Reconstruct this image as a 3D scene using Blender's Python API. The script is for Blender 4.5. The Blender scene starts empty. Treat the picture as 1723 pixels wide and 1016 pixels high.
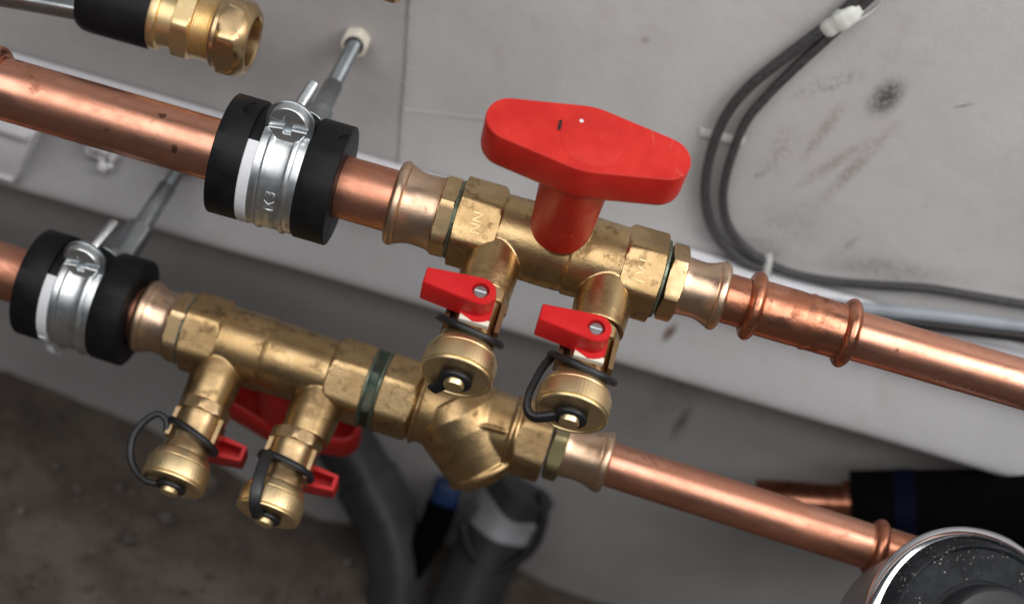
import bpy, bmesh, math, random
from mathutils import Vector, Matrix, noise
random.seed(7)
SC = bpy.context.scene
COL = SC.collection
R = math.radians

# ------------------------------------------------------------------ camera
PITCH, ROLL = R(36), R(16.15)
CAM = Vector((0, -.7878*math.cos(R(33.45)), .7878*math.sin(R(33.45))))
fwd = Vector((0, math.cos(PITCH), -math.sin(PITCH)))
up0 = Vector((0, math.sin(PITCH), math.cos(PITCH)))
rgt = math.cos(ROLL)*Vector((1, 0, 0)) + math.sin(ROLL)*up0
upv = -math.sin(ROLL)*Vector((1, 0, 0)) + math.cos(ROLL)*up0
cd = bpy.data.cameras.new('camera')
cam = bpy.data.objects.new('camera', cd)
COL.objects.link(cam)
cam.matrix_world = Matrix(((rgt.x, upv.x, -fwd.x, CAM.x), (rgt.y, upv.y, -fwd.y, CAM.y),
                           (rgt.z, upv.z, -fwd.z, CAM.z), (0, 0, 0, 1)))
cd.lens, cd.sensor_width = 50, 36
cd.clip_start, cd.clip_end = .01, 50
cd.dof.use_dof = True
cd.dof.focus_distance = .765
cd.dof.aperture_fstop = 3.6
SC.camera = cam

# ------------------------------------------------------------------ world, lamps, exposure
w = bpy.data.worlds.new('World'); SC.world = w; w.use_nodes = True
w.node_tree.nodes['Background'].inputs[0].default_value = (.80, .88, 1, 1)
w.node_tree.nodes['Background'].inputs[1].default_value = .060
def area(name, loc, target, sx, sy, power, col):
    l = bpy.data.lights.new(name, 'AREA'); l.shape = 'RECTANGLE'; l.size, l.size_y = sx, sy
    l.energy = power; l.color = col
    o = bpy.data.objects.new(name, l); COL.objects.link(o); o.location = loc
    o.rotation_euler = (Vector(target)-Vector(loc)).to_track_quat('-Z', 'Y').to_euler()
    return o
area('ceiling_lamp', (-.05, -.78, .97), (-.02, .02, -.02), 2.5, 1.05, 20.5, (1, .985, .965))
area('work_lamp', (.72, -.34, .66), (.12, .10, .0), .55, .55, 5.6, (1, .98, .96))
SC.view_settings.view_transform = 'Standard'
SC.view_settings.look = 'None'
SC.view_settings.exposure = 0
SC.view_settings.gamma = 1

# ------------------------------------------------------------------ materials
class NT:
    def __init__(s, name):
        s.m = bpy.data.materials.new(name); s.m.use_nodes = True
        s.n = s.m.node_tree.nodes; s.l = s.m.node_tree.links
        s.b = s.n['Principled BSDF']
        s.tc = s.n.new('ShaderNodeTexCoord')
    def link(s, a, b): s.l.new(a, b)
    def val(s, sock, v):
        if hasattr(v, 'links') or hasattr(v, 'is_output'): s.l.new(v, sock)
        else: sock.default_value = v
    def noise(s, scale, detail=4, rough=.55, vec=None, stretch=None, off=(0, 0, 0)):
        t = s.n.new('ShaderNodeTexNoise'); t.inputs['Scale'].default_value = scale
        t.inputs['Detail'].default_value = detail; t.inputs['Roughness'].default_value = rough
        v = vec or s.tc.outputs['Object']
        m = s.n.new('ShaderNodeMapping'); s.l.new(v, m.inputs['Vector'])
        m.inputs['Location'].default_value = off
        if stretch: m.inputs['Scale'].default_value = stretch
        s.l.new(m.outputs[0], t.inputs['Vector'])
        return t.outputs['Fac']
    def ramp(s, fac, a, b, lo=0., hi=1.):
        r = s.n.new('ShaderNodeMapRange'); r.interpolation_type = 'SMOOTHSTEP'
        s.l.new(fac, r.inputs[0]); r.inputs[1].default_value = a; r.inputs[2].default_value = b
        r.inputs[3].default_value = lo; r.inputs[4].default_value = hi
        return r.outputs[0]
    def mix(s, fac, a, b):
        m = s.n.new('ShaderNodeMix'); m.data_type = 'RGBA'
        s.val(m.inputs[0], fac)
        for sock, v in ((m.inputs[6], a), (m.inputs[7], b)):
            if isinstance(v, tuple): sock.default_value = (*v, 1) if len(v) == 3 else v
            else: s.l.new(v, sock)
        return m.outputs[2]
    def math(s, op, a, b=0.):
        m = s.n.new('ShaderNodeMath'); m.operation = op
        s.val(m.inputs[0], a); s.val(m.inputs[1], b)
        return m.outputs[0]
    def bump(s, h, strength=.3, dist=.0004, prev=None):
        b = s.n.new('ShaderNodeBump'); b.inputs['Strength'].default_value = strength
        b.inputs['Distance'].default_value = dist
        s.l.new(h, b.inputs['Height'])
        if prev: s.l.new(prev, b.inputs['Normal'])
        return b.outputs[0]
    def set(s, base=None, metal=None, rough=None, normal=None, **kw):
        if base is not None:
            if isinstance(base, tuple): s.b.inputs['Base Color'].default_value = (*base, 1)
            else: s.l.new(base, s.b.inputs['Base Color'])
        if metal is not None: s.val(s.b.inputs['Metallic'], metal)
        if rough is not None: s.val(s.b.inputs['Roughness'], rough)
        if normal is not None: s.l.new(normal, s.b.inputs['Normal'])
        for k, v in kw.items(): s.val(s.b.inputs[k.replace('_', ' ')], v)
        return s.m

def metal_mat(name, ca, cb, cdirt, r0, r1, dirt=(.60, .72), spots=None, grain=900, gb=.25, big=45, dents=0., streak=0.):
    t = NT(name)
    n1 = t.noise(big, 5, .6)
    c = t.mix(t.ramp(n1, .35, .65), ca, cb)
    n2 = t.noise(big*2.3, 6, .7, off=(3, 1, 7))
    d = t.ramp(n2, *dirt)
    c = t.mix(t.math('MULTIPLY', d, .75), c, cdirt)
    c = t.mix(t.ramp(t.noise(big*.55, 4, .6, off=(7, 2, 9)), .50, .72, 0, .55), c, tuple(.55*x+.45*y for x, y in zip(cdirt, cb)))
    c = t.mix(t.ramp(t.noise(big*6, 5, .7, off=(2, 8, 4)), .61, .74, 0, .30), c, cdirt)
    if spots:
        sp = t.ramp(t.noise(spots, 2, .5, off=(9, 4, 2)), .70, .76)
        c = t.mix(t.math('MULTIPLY', sp, .85), c, tuple(x*.45 for x in cdirt))
    extra = 0.
    if streak:      # drawing lines and handling marks running along the tube
        s1 = t.noise(210, 5, .65, off=(3, 9, 1), stretch=(.035, 1, 1)); s2 = t.noise(48, 6, .7, off=(5, 2, 8), stretch=(.30, 1, 1))
        c = t.mix(t.math('MULTIPLY', t.ramp(s1, .50, .68), streak*.5), c, cdirt)
        k2 = t.ramp(s2, .50, .68)
        c = t.mix(t.math('MULTIPLY', k2, streak), c, tuple(.6*x+.4*y for x, y in zip(cdirt, cb)))
        extra = t.math('MULTIPLY', k2, .16)
    rg = t.math('ADD', t.math('ADD', t.ramp(n1, .3, .7, r0, r1), extra), t.math('MULTIPLY', d, .14))
    nm = t.bump(t.noise(grain, 3, .6), gb, .00012)
    if dents: nm = t.bump(t.noise(160, 2, .5, off=(1, 1, 5)), dents, .0012, nm)
    return t.set(c, 1., rg, nm)

M = {}
M['brass'] = metal_mat('cast_brass', (.58, .405, .21), (.45, .30, .142), (.13, .072, .032), .28, .42, (.50, .68), grain=850, gb=1.0, big=38, dents=.13)
M['brass_nut'] = metal_mat('turned_brass', (.66, .475, .275), (.52, .36, .185), (.2, .115, .055), .28, .40, (.58, .74), grain=700, gb=.22, big=60)
M['brass_cap'] = metal_mat('yellow_brass', (.93, .74, .44), (.82, .62, .33), (.40, .25, .12), .32, .46, (.56, .74), grain=1300, gb=.7, big=50)
M['bronze'] = metal_mat('bronze', (.74, .53, .38), (.62, .42, .28), (.27, .155, .095), .30, .42, (.58, .74), grain=800, gb=.3, big=50, dents=.12)
M['copper'] = metal_mat('copper', (.80, .40, .28), (.64, .29, .19), (.34, .135, .08), .30, .42, (.58, .72), spots=85, grain=600, gb=.18, big=26, dents=.08, streak=.62)
M['copper_worn'] = metal_mat('worn_copper', (.70, .31, .195), (.50, .20, .115), (.22, .075, .04), .24, .40, (.52, .66), spots=120, grain=600, gb=.25, big=55, dents=.22, streak=.4)
M['zinc'] = metal_mat('zinc_steel', (.78, .81, .83), (.62, .66, .68), (.30, .31, .31), .28, .42, (.62, .78), grain=900, gb=.2, big=90)
M['zinc_dull'] = metal_mat('dull_zinc', (.45, .48, .50), (.34, .37, .39), (.15, .16, .16), .30, .44, (.6, .75), grain=900, gb=.25, big=90)
M['patina'] = metal_mat('verdigris_brass', (.13, .11, .07), (.09, .13, .11), (.05, .05, .04), .4, .6, (.5, .7), grain=700, gb=.4, big=120)
M['patina_edge'] = metal_mat('green_edge', (.26, .30, .22), (.16, .19, .15), (.06, .06, .05), .45, .6, (.5, .7), grain=700, gb=.4, big=150)
M['green_brass'] = metal_mat('greenish_brass', (.36, .31, .17), (.27, .24, .12), (.15, .13, .06), .35, .5, (.55, .7), grain=700, gb=.3, big=120)
M['chrome'] = metal_mat('chrome', (.75, .76, .78), (.68, .69, .72), (.4, .4, .42), .08, .14, (.7, .85), grain=500, gb=.05, big=40)

def plain(name, base, rough, var=.15, nscale=60, grain=700, gb=.2, dust=None, spec=.5, metal=0.):
    t = NT(name)
    n = t.noise(nscale, 5, .6)
    c = t.mix(t.ramp(n, .3, .7), tuple(x*(1-var) for x in base), tuple(min(1, x*(1+var)) for x in base))
    if dust:
        c = t.mix(t.ramp(t.noise(nscale*2.5, 7, .72, off=(5, 5, 1)), .60, .80, 0, dust[1]), c, dust[0])
    nm = t.bump(t.noise(grain, 3, .6), gb, .0002)
    t.b.inputs['Specular IOR Level'].default_value = spec
    return t.set(c, metal, t.ramp(n, .2, .8, rough-.05, rough+.08), nm)
M['rubber'] = plain('black_rubber', (.006, .0062, .0075), .5, .2, 80, 900, .3, ((.085, .085, .085), .55), spec=.22)
M['strap'] = plain('black_strap', (.012, .012, .014), .42, .2, 120, 900, .15, spec=.45)
M['red'] = plain('red_plastic', (.60, .030, .017), .40, .10, 70, 1400, .22, ((.66, .12, .09), .45), spec=.4)
def red_mat():
    t = NT('scuffed_red_plastic')
    n = t.noise(55, 6, .62)
    c = t.mix(t.ramp(n, .35, .65), (.50, .011, .007), (.58, .018, .010))
    c = t.mix(t.ramp(t.noise(130, 7, .75, off=(4, 1, 3)), .60, .78, 0, .25), c, (.64, .12, .09))
    v = t.n.new('ShaderNodeTexVoronoi'); v.inputs['Scale'].default_value = 95; v.feature = 'DISTANCE_TO_EDGE'
    mp = t.n.new('ShaderNodeMapping'); mp.inputs['Scale'].default_value = (1, .35, 1); mp.inputs['Rotation'].default_value = (0, 0, .7)
    t.link(t.tc.outputs['Object'], mp.inputs[0]); t.link(mp.outputs[0], v.inputs['Vector'])
    sc = t.math('MULTIPLY', t.math('SUBTRACT', 1., t.ramp(v.outputs['Distance'], .004, .016)), t.ramp(t.noise(45, 3, .5, off=(8, 8, 8)),   .56, .68, 0, .28))
    c = t.mix(sc, c, (.78, .34, .28))
    c = t.mix(t.ramp(t.noise(420, 3, .6, off=(1, 9, 9)), .69, .74, 0, .6), c, (.30, .02, .015))
    return t.set(c, 0., t.ramp(n, .3, .7, .40, .54), t.bump(t.noise(1300, 4, .65), .35, .0003))
M['red'] = red_mat()
M['red_lever'] = plain('red_lever_plastic', (.55, .010, .012), .42, .06, 90, 1400, .18, ((.66, .05, .045), .3), spec=.45)
M['white'] = plain('white_plastic', (.72, .72, .76), .45, .06, 60, 700, .1)
M['offwhite'] = plain('cream_plastic', (.70, .66, .56), .5, .08, 60, 700, .1)
M['clearish'] = plain('milky_plastic', (.55, .56, .53), .4, .1, 60, 700, .1)
M['cable'] = plain('black_cable', (.040, .038, .040), .5, .35, 330, 900, .3, ((.006, .006, .006), .8))
M['cable_grey'] = plain('grey_blue_cable', (.27, .30, .335), .55, .1, 60, 500, .1)
M['pvc'] = plain('grey_pvc', (.036, .037, .040), .55, .15, 30, 500, .1, ((.2, .2, .2), .3))
M['pvc_light'] = plain('light_grey_wrap', (.30, .31, .33), .5, .15, 30, 500, .1)
M['foam_black'] = plain('black_foam', (.0015, .0015, .002), .95, .2, 60, 600, .3, spec=.05)
M['blue'] = plain('blue_plastic', (.004, .022, .085), .45, .1, 60, 600, .1)
M['navy'] = plain('navy_tape', (.0012, .0015, .010), .8, .1, 60, 600, .1, spec=.1)
M['black_gloss'] = plain('black_plastic', (.010, .012, .015), .38, .2, 60, 700, .25)
M['pump_grey'] = plain('grey_housing', (.23, .225, .23), .42, .1, 40, 700, .1, metal=.4)
M['ink'] = plain('dark_ink', (.10, .035, .02), .5, .1)
M['ink_black'] = plain('black_ink', (.01, .008, .008), .5, .1)
M['print'] = plain('stamped_bright', (.78, .80, .82), .32, .1, metal=.9)

# speckled black face of the pump
def speck():
    t = NT('speckled_black')
    v = t.n.new('ShaderNodeTexVoronoi'); v.inputs['Scale'].default_value = 520
    t.link(t.tc.outputs['Object'], v.inputs['Vector'])
    big = t.ramp(t.noise(70, 3, .6), .48, .62)
    sp = t.math('MULTIPLY', t.math('SUBTRACT', 1., t.ramp(v.outputs['Distance'], .10, .26)), big)
    dust = t.ramp(t.noise(60, 6, .7, off=(2, 2, 2)), .35, .75, 0, .5)
    c = t.mix(dust, (.009, .010, .012), (.045, .050, .058))
    t.b.inputs['Specular IOR Level'].default_value = .3
    c = t.mix(sp, c, (.34, .33, .28))
    t.b.inputs['Specular IOR Level'].default_value = .15
    return t.set(c, 0., .65, t.bump(t.noise(500, 4, .6), .5, .0003))
M['speck'] = speck()

# painted wall with scuffs; positions are on the wall itself (x, z in metres)
def wall_mat(name, base, stains, ridge=False, tint=None):
    t = NT(name)
    n = t.noise(9, 6, .6); n2 = t.noise(45, 6, .65, off=(4, 0, 2))
    c = t.mix(t.ramp(n, .3, .7), tuple(x*.94 for x in base), tuple(x*1.05 for x in base))
    c = t.mix(t.ramp(n2, .45, .75, 0, .28), c, tuple(x*y for x, y in zip(base, (.86, .80, .78))))
    sep = t.n.new('ShaderNodeSeparateXYZ'); t.link(t.tc.outputs['Object'], sep.inputs[0])
    X, Z = sep.outputs[0], sep.outputs[2]
    if ridge:   # older browner coat left of the ridge, deepened to carry the light's falloff
        e = t.math('ADD', X, t.math('MULTIPLY', Z, .13))
        f = t.ramp(t.math('ADD', e, t.math('MULTIPLY', t.noise(120, 3), .004)), -.108, -.1045, .55, 0)
        c = t.mix(f, c, tuple(x*y for x, y in zip(base, (.66, .625, .615))))
    grain = t.noise(650, 5, .72, off=(1, 6, 3)); gr2 = t.noise(260, 5, .7, off=(8, 3, 3))
    for (sx, sz, rx, rz, ang, k, lo, hi, col) in stains:
        dx = t.math('SUBTRACT', X, sx); dz = t.math('SUBTRACT', Z, sz)
        ca, sa = math.cos(R(ang)), math.sin(R(ang))
        a = t.math('DIVIDE', t.math('ADD', t.math('MULTIPLY', dx, ca), t.math('MULTIPLY', dz, sa)), rx)
        b = t.math('DIVIDE', t.math('SUBTRACT', t.math('MULTIPLY', dz, ca), t.math('MULTIPLY', dx, sa)), rz)
        d = t.math('SQRT', t.math('ADD', t.math('MULTIPLY', a, a), t.math('MULTIPLY', b, b)))
        mask = t.ramp(d, .15, 1., 1, 0)
        g = t.ramp(t.math('ADD', t.math('MULTIPLY', grain, .55), t.math('MULTIPLY', gr2, .45)), lo, hi)
        c = t.mix(t.math('MULTIPLY', t.math('MULTIPLY', mask, g), k), c, col)
    nm = t.bump(t.noise(520, 5, .7), .38, .0005)
    c = t.mix(t.ramp(t.noise(330, 4, .7, off=(3, 3, 8)), .66, .74, 0, .30), c, tuple(x*.45 for x in base))
    nm = t.bump(t.noise(95, 4, .6), .22, .0022, nm)
    c = t.mix(t.ramp(t.noise(5.5, 5, .65, off=(2, 5, 1)), .42, .66, 0, .38), c, tuple(x*y for x, y in zip(base, (1.20, 1.20, 1.22))))
    c = t.mix(t.ramp(t.noise(26, 6, .72, off=(6, 1, 5), stretch=(1, 1, .35)), .55, .75, 0, .30), c, tuple(x*y for x, y in zip(base, (.74, .66, .62))))
    return t.set(c, 0., .55, nm)
dk = (.035, .028, .026); br = (.14, .10, .085)
M['wall'] = wall_mat('painted_wall', (.415, .408, .404), [
    (.1885, .065, .013, .020, -18, 1.0, .34, .54, dk),
    (.1500, .060, .034, .008, 38, .7, .48, .62, dk),
    (.1600, .028, .006, .034, -12, .72, .36, .62, br),
    (.1880, .012, .0065, .052, -20, .72, .36, .64, br),
    (.1740, .010, .0065, .044, -34, .72, .36, .64, br),
    (.1400, .010, .014, .026, 0, .6, .46, .60, br),
    (.165, -.045, .03, .03, 0, .45, .40, .62, br), (.14, -.066, .05, .014, 0, .5, .36, .6, dk), (.24, -.055, .06, .014, 10, .5, .36, .6, dk),
    (.1330, -.010, .004, .014, -30, .8, .48, .58, dk),
    (.2345, .0735, .0085, .0009, 30, 1., .25, .40, (.01, .01, .01)),
    (.2050, -.045, .004, .020, -28, .55, .46, .60, br),
    (.0344, .0564, .004, .0035, 0, .5, .3, .5, br),
    (.1100, .070, .06, .05, 0, .22, .40, .70, (.42, .36, .34)),
    (.1600, .025, .065, .06, 0, .25, .40, .70, (.42, .36, .34)),
    (-.13, -.03, .03, .03, 0, .35, .35, .7, (.30, .27, .26))], ridge=True)
M['ledge'] = wall_mat('painted_ledge', (.40, .40, .41), [
    (.1085, -.126, .005, .010, -25, 1., .33, .5, (.10, .055, .045)),
    (.130, -.112, .006, .004, 0, .9, .4, .55, dk),
    (.060, -.083, .05, .012, 0, .4, .45, .62, br)])
M['lower_wall'] = wall_mat('shaded_lower_wall', (.335, .33, .328), [  # base grey darkened to carry the shade below the ledge
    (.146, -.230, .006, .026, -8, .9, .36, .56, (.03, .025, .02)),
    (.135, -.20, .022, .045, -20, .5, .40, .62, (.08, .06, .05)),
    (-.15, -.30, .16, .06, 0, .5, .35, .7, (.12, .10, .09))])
def dirt():
    t = NT('dirt_floor')
    c = t.mix(t.ramp(t.noise(18, 6, .7), .35, .65), (.066, .050, .040), (.120, .098, .080))
    c = t.mix(t.ramp(t.noise(70, 6, .7, off=(2, 7, 1)), .55, .7), c, (.035, .027, .022))
    c = t.mix(t.ramp(t.noise(95, 3, .6, off=(6, 1, 1)), .66, .76), c, (.15, .13, .115))
    return t.set(c, 0., .9, t.bump(t.noise(150, 6, .7), .8, .004))
M['dirt'] = dirt()
M['stone'] = plain('rubble', (.095, .08, .07), .85, .5, 40, 300, .5)

# ------------------------------------------------------------------ mesh helpers (millimetres in, metres out)
class MB:
    def __init__(s): s.v = []; s.f = []
    def add(s, vs, fs, mx=None):
        o = len(s.v)
        for p in vs:
            p = Vector(p)
            s.v.append(mx @ p if mx else p)
        s.f += [tuple(i+o for i in f) for f in fs]
        return s
    # profile (axial, radius) turned round local X; rfun(axial, r, angle) can modify the radius
    def lathe(s, prof, n=48, mx=None, rfun=None, a0=0., a1=360., cap=True):
        full = abs(a1-a0-360) < 1e-6
        m = n if full else n+1
        vs, fs = [], []
        for (x, r) in prof:
            for k in range(m):
                a = R(a0+(a1-a0)*k/n)
                rr = rfun(x, r, a) if rfun else r
                vs.append((x, rr*math.cos(a), rr*math.sin(a)))
        for i in range(len(prof)-1):
            for k in range(n if full else n):
                k2 = (k+1) % m
                fs.append((i*m+k, (i+1)*m+k, (i+1)*m+k2, i*m+k2))
        if cap and full:
            for i, fl in ((0, False), (len(prof)-1, True)):
                if prof[i][1] > 1e-6:
                    f = tuple(i*m+k for k in range(m))
                    fs.append(f[::-1] if fl else f)
        return s.add(vs, fs, mx)
    def hexnut(s, x0, x1, Rc, cham0=.0, cham1=.0, phi=0., n=6, mx=None, rnd=.6, bore=0.):
        ap = Rc*math.cos(math.pi/n)
        def rf(x, r, a):
            b = (a-R(phi)+math.pi/n) % (2*math.pi/n) - math.pi/n
            return min(ap/math.cos(b), r)
        seg = n*12
        Rr = Rc-rnd
        prof = []
        st0 = [(x0, ap*.5 if bore == 0 else bore)]
        if cham0 > 0:
            for k in range(5): prof.append((x0+cham0*k/4, ap*.985+(Rr-ap*.985)*math.sin(k/4*math.pi/2)))
        else: prof += [(x0, Rr-.5), (x0+.5, Rr)]
        if cham1 > 0:
            for k in range(5): prof.append((x1-cham1*(1-k/4), ap*.985+(Rr-ap*.985)*math.cos(k/4*math.pi/2)))
        else: prof += [(x1-.5, Rr), (x1, Rr-.5)]
        prof = st0+prof+[(x1, ap*.5 if bore == 0 else bore)]
        return s.lathe(prof, seg, mx, rf, a0=phi, a1=phi+360, cap=(bore == 0))
    def box(s, c, d, mx=None):
        x, y, z = (q/2 for q in d)
        vs = [(c[0]+i*x, c[1]+j*y, c[2]+k*z) for i in (-1, 1) for j in (-1, 1) for k in (-1, 1)]
        return s.add(vs, [(0, 1, 3, 2), (4, 6, 7, 5), (0, 4, 5, 1), (2, 3, 7, 6), (0, 2, 6, 4), (1, 5, 7, 3)], mx)
    def prism(s, outline, levels, mx=None):      # outline in local X,Y; levels = [(z, scale/inset)]
        vs, fs = [], []; m = len(outline)
        for (z, k) in levels:
            for i, (x, y) in enumerate(outline):
                if k:
                    p0 = Vector(outline[i-1]); p1 = Vector(outline[(i+1) % m]); t = (p1-p0).normalized()
                    x, y = x-t.y*k, y+t.x*k
                vs.append((x, y, z))
        for i in range(len(levels)-1):
            for k in range(m):
                k2 = (k+1) % m
                fs.append((i*m+k, i*m+k2, (i+1)*m+k2, (i+1)*m+k))
        fs.append(tuple(range(m))[::-1]); fs.append(tuple((len(levels)-1)*m+k for k in range(m)))
        return s.add(vs, fs, mx)
    def sweep(s, pts, w, h=None, seg=12, sub=6, up=(0, 0, 1), closed=False, mx=None, rnd=True, rv=None):
        P = catmull(pts, sub, closed); h = h or w
        n = len(P); vs, fs = [], []
        prevU = Vector(up)
        for i in range(n):
            t = ((P[(i+1) % n]-P[i-1]) if closed else (P[min(i+1, n-1)]-P[max(i-1, 0)])).normalized()
            u = prevU - t*prevU.dot(t)
            if u.length < 1e-5: u = t.orthogonal()
            u.normalize(); prevU = u
            v = t.cross(u)
            q = rv(i/(n-1)) if rv else 1.
            for k in range(seg):
                a = 2*math.pi*k/seg
                ca, sa = math.cos(a), math.sin(a)
                if h != w:
                    e = .55
                    ca = math.copysign(abs(ca)**e, ca); sa = math.copysign(abs(sa)**e, sa)
                vs.append(P[i]+v*(ca*w*q)+u*(sa*h*q))
        for i in range(n if closed else n-1):
            j = (i+1) % n
            for k in range(seg):
                k2 = (k+1) % seg
                fs.append((i*seg+k, i*seg+k2, j*seg+k2, j*seg+k))
        if not closed:
            fs.append(tuple(range(seg))[::-1]); fs.append(tuple((n-1)*seg+k for k in range(seg)))
        return s.add(vs, fs, mx)
    def mesh(s, name, mat, sharp=32, bevel=0., bseg=2, scale=.001, voxel=0., smooth_it=0):
        me = bpy.data.meshes.new(name)
        me.from_pydata([p*scale for p in s.v], [], s.f)
        bm = bmesh.new(); bm.from_mesh(me)
        bmesh.ops.remove_doubles(bm, verts=bm.verts, dist=1e-6)
        bmesh.ops.recalc_face_normals(bm, faces=bm.faces)
        if bevel:
            ed = [e for e in bm.edges if len(e.link_faces) == 2 and e.calc_face_angle(0) > R(30)]
            bmesh.ops.bevel(bm, geom=ed, offset=bevel*scale, segments=bseg, affect='EDGES', profile=.5, clamp_overlap=True)
        for f in bm.faces: f.smooth = True
        if not voxel:
            for e in bm.edges:
                if len(e.link_faces) == 2 and e.calc_face_angle(0) > R(sharp): e.smooth = False
        bm.to_mesh(me); bm.free()
        me.materials.append(M[mat])
        if voxel:
            ob = bpy.data.objects.new('cast_source', me); COL.objects.link(ob)
            rm = ob.modifiers.new('r', 'REMESH'); rm.mode = 'VOXEL'; rm.voxel_size = voxel*scale; rm.use_smooth_shade = True
            if smooth_it:
                sm = ob.modifiers.new('s', 'SMOOTH'); sm.factor = .5; sm.iterations = smooth_it
            bpy.context.view_layer.update()
            dg = bpy.context.evaluated_depsgraph_get()
            m2 = bpy.data.meshes.new_from_object(ob.evaluated_get(dg))
            m2.name = name
            bpy.data.objects.remove(ob); bpy.data.meshes.remove(me)
            m2.materials.clear(); m2.materials.append(M[mat])
            m2.polygons.foreach_set('use_smooth', [True]*len(m2.polygons))
            return m2
        return me

def catmull(pts, sub, closed=False):
    pts = [Vector(p) for p in pts]
    if sub <= 1 or len(pts) < 3: return pts
    out = []; n = len(pts)
    for i in range(n if closed else n-1):
        if closed: p0, p1, p2, p3 = pts[i-1], pts[i], pts[(i+1) % n], pts[(i+2) % n]
        else: p0, p1, p2, p3 = pts[max(i-1, 0)], pts[i], pts[i+1], pts[min(i+2, n-1)]
        for k in range(sub):
            t = k/sub
            out.append(.5*((2*p1)+(p2-p0)*t+(2*p0-5*p1+4*p2-p3)*t*t+(3*p1-p0-3*p2+p3)*t**3))
    if not closed: out.append(pts[-1])
    return out

def text_mesh(body, size, depth, mat):
    cu = bpy.data.curves.new('lettering', 'FONT'); cu.body = body; cu.size = size*.001
    cu.extrude = depth*.0005; cu.align_x = 'CENTER'; cu.align_y = 'CENTER'; cu.resolution_u = 3
    ob = bpy.data.objects.new('lettering', cu); COL.objects.link(ob)
    bpy.context.view_layer.update()
    me = bpy.data.meshes.new_from_object(ob.evaluated_get(bpy.context.evaluated_depsgraph_get()))
    bpy.data.objects.remove(ob); bpy.data.curves.remove(cu)
    me.materials.clear(); me.materials.append(M[mat]); me.name = 'lettering'
    return me
def wrap_on_cylinder(me, r, along, phi0, flip=1):
    """lay flat lettering (x,y) on a cylinder round X: text x runs along X or round the cylinder"""
    for v in me.vertices:
        x, y, z = v.co
        if along: ax, arc = x, y
        else: ax, arc = -y, x
        a = R(phi0)+flip*arc/(r*.001)
        rr = r*.001+z
        v.co = (ax, rr*math.cos(a), rr*math.sin(a))

def link(name, me, parent=None, mx=None):
    o = bpy.data.objects.new(name, me); COL.objects.link(o)
    if parent: o.parent = parent
    if mx: o.matrix_basis = mx
    return o
def tag(o, label=None, cat=None, group=None, kind=None):
    for k, v in (('label', label), ('category', cat), ('group', group), ('kind', kind)):
        if v: o[k] = v
    return o
def thing(name, mx, label, cat, group=None):
    o = bpy.data.objects.new(name, None); COL.objects.link(o); o.empty_display_size = .01
    o.matrix_world = mx
    return tag(o, label, cat, group)
def frame(o, x, z):
    x = Vector(x).normalized(); z = Vector(z); z = (z-x*z.dot(x)).normalized(); y = z.cross(x)
    return Matrix(((x.x, y.x, z.x, o[0]), (x.y, y.y, z.y, o[1]), (x.z, y.z, z.z, o[2]), (0, 0, 0, 1)))
ZX = Matrix(((0, 0, 1, 0), (0, 1, 0, 0), (-1, 0, 0, 0), (0, 0, 0, 1)))     # lathe X -> local -Z..
AXZ = Matrix.Rotation(R(-90), 4, 'Y')     # lathe axis X -> +Z
AXY = Matrix.Rotation(R(90), 4, 'Z')      # lathe axis X -> +Y
def T(x, y, z): return Matrix.Translation((x, y, z))
def bead(x, w, r0, r1, k=7): return [(x-w/2+w*i/k, r0+(r1-r0)*math.sin(math.pi*i/k)**.6) for i in range(k+1)]

# ------------------------------------------------------------------ the setting
def grid(name, mat, fn, nu, nv, kind='structure', label=None):
    vs = [fn(i/nu, j/nv) for j in range(nv+1) for i in range(nu+1)]
    fs = [(j*(nu+1)+i, j*(nu+1)+i+1, (j+1)*(nu+1)+i+1, (j+1)*(nu+1)+i) for j in range(nv) for i in range(nu)]
    m = MB(); m.add(vs, fs); me = m.mesh(name, mat, sharp=80, scale=1.)
    return tag(link(name, me), label, kind=kind)
nz = lambda x, y, z=0: noise.noise(Vector((x, y, z)))
wall = grid('wall', 'wall', lambda u, v: (-.9+1.9*u, .17+.0012*nz(u*9, v*6)+.0006*nz(u*30, v*20, 3), -.155+1.2*v), 150, 90)
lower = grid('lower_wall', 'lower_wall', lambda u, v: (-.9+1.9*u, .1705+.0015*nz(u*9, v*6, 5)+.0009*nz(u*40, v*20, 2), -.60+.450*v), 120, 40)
# ledge: rounded profile along X, slightly uneven
lp = [(.172, -.0835), (.160, -.0832), (.145, -.0833), (.134, -.0838), (.1275, -.0848), (.1250, -.0868), (.1258, -.0895), (.1295, -.0945), (.1335, -.1005), (.1355, -.1070), (.1350, -.1140),
      (.1315, -.1230), (.1265, -.1330), (.1215, -.1425), (.1185, -.1485), (.1178, -.1525), (.1195, -.1565), (.1260, -.1590), (.140, -.1600), (.172, -.1600)]
def ledge_fn(u, v):
    k = v*(len(lp)-1); i = min(int(k), len(lp)-2); f = k-i
    y = lp[i][0]*(1-f)+lp[i+1][0]*f; z = lp[i][1]*(1-f)+lp[i+1][1]*f
    return (-.9+1.9*u, y+.0007*nz(u*25, v*3, 1), z+.0006*nz(u*22, v*3, 9))
ledge = grid('wall_ledge', 'ledge', ledge_fn, 160, 28)
def ridge():
    m = MB(); pts = []
    src = [(-115.7, 46.5), (-111.5, 14), (-107.5, -15.5), (-104.2, -46.5), (-99, -85)]
    full = [(-129, 150)]+[(x, z) for x, z in src]
    P = catmull([(x, 169.1, z) for x, z in full], 24)
    P = [Vector((p.x+1.0*nz(i*.5, 2), p.y+.35*nz(i*.9, 5), p.z)) for i, p in enumerate(P)]
    m.sweep(P, 2.6, 1.05, seg=8, sub=1, up=(0, -1, 0), rv=lambda t: .55+.6*abs(nz(t*70, 1)))
    return m.mesh('plaster_ridge', 'wall', sharp=80)
link('plaster_ridge', ridge(), wall)
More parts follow.
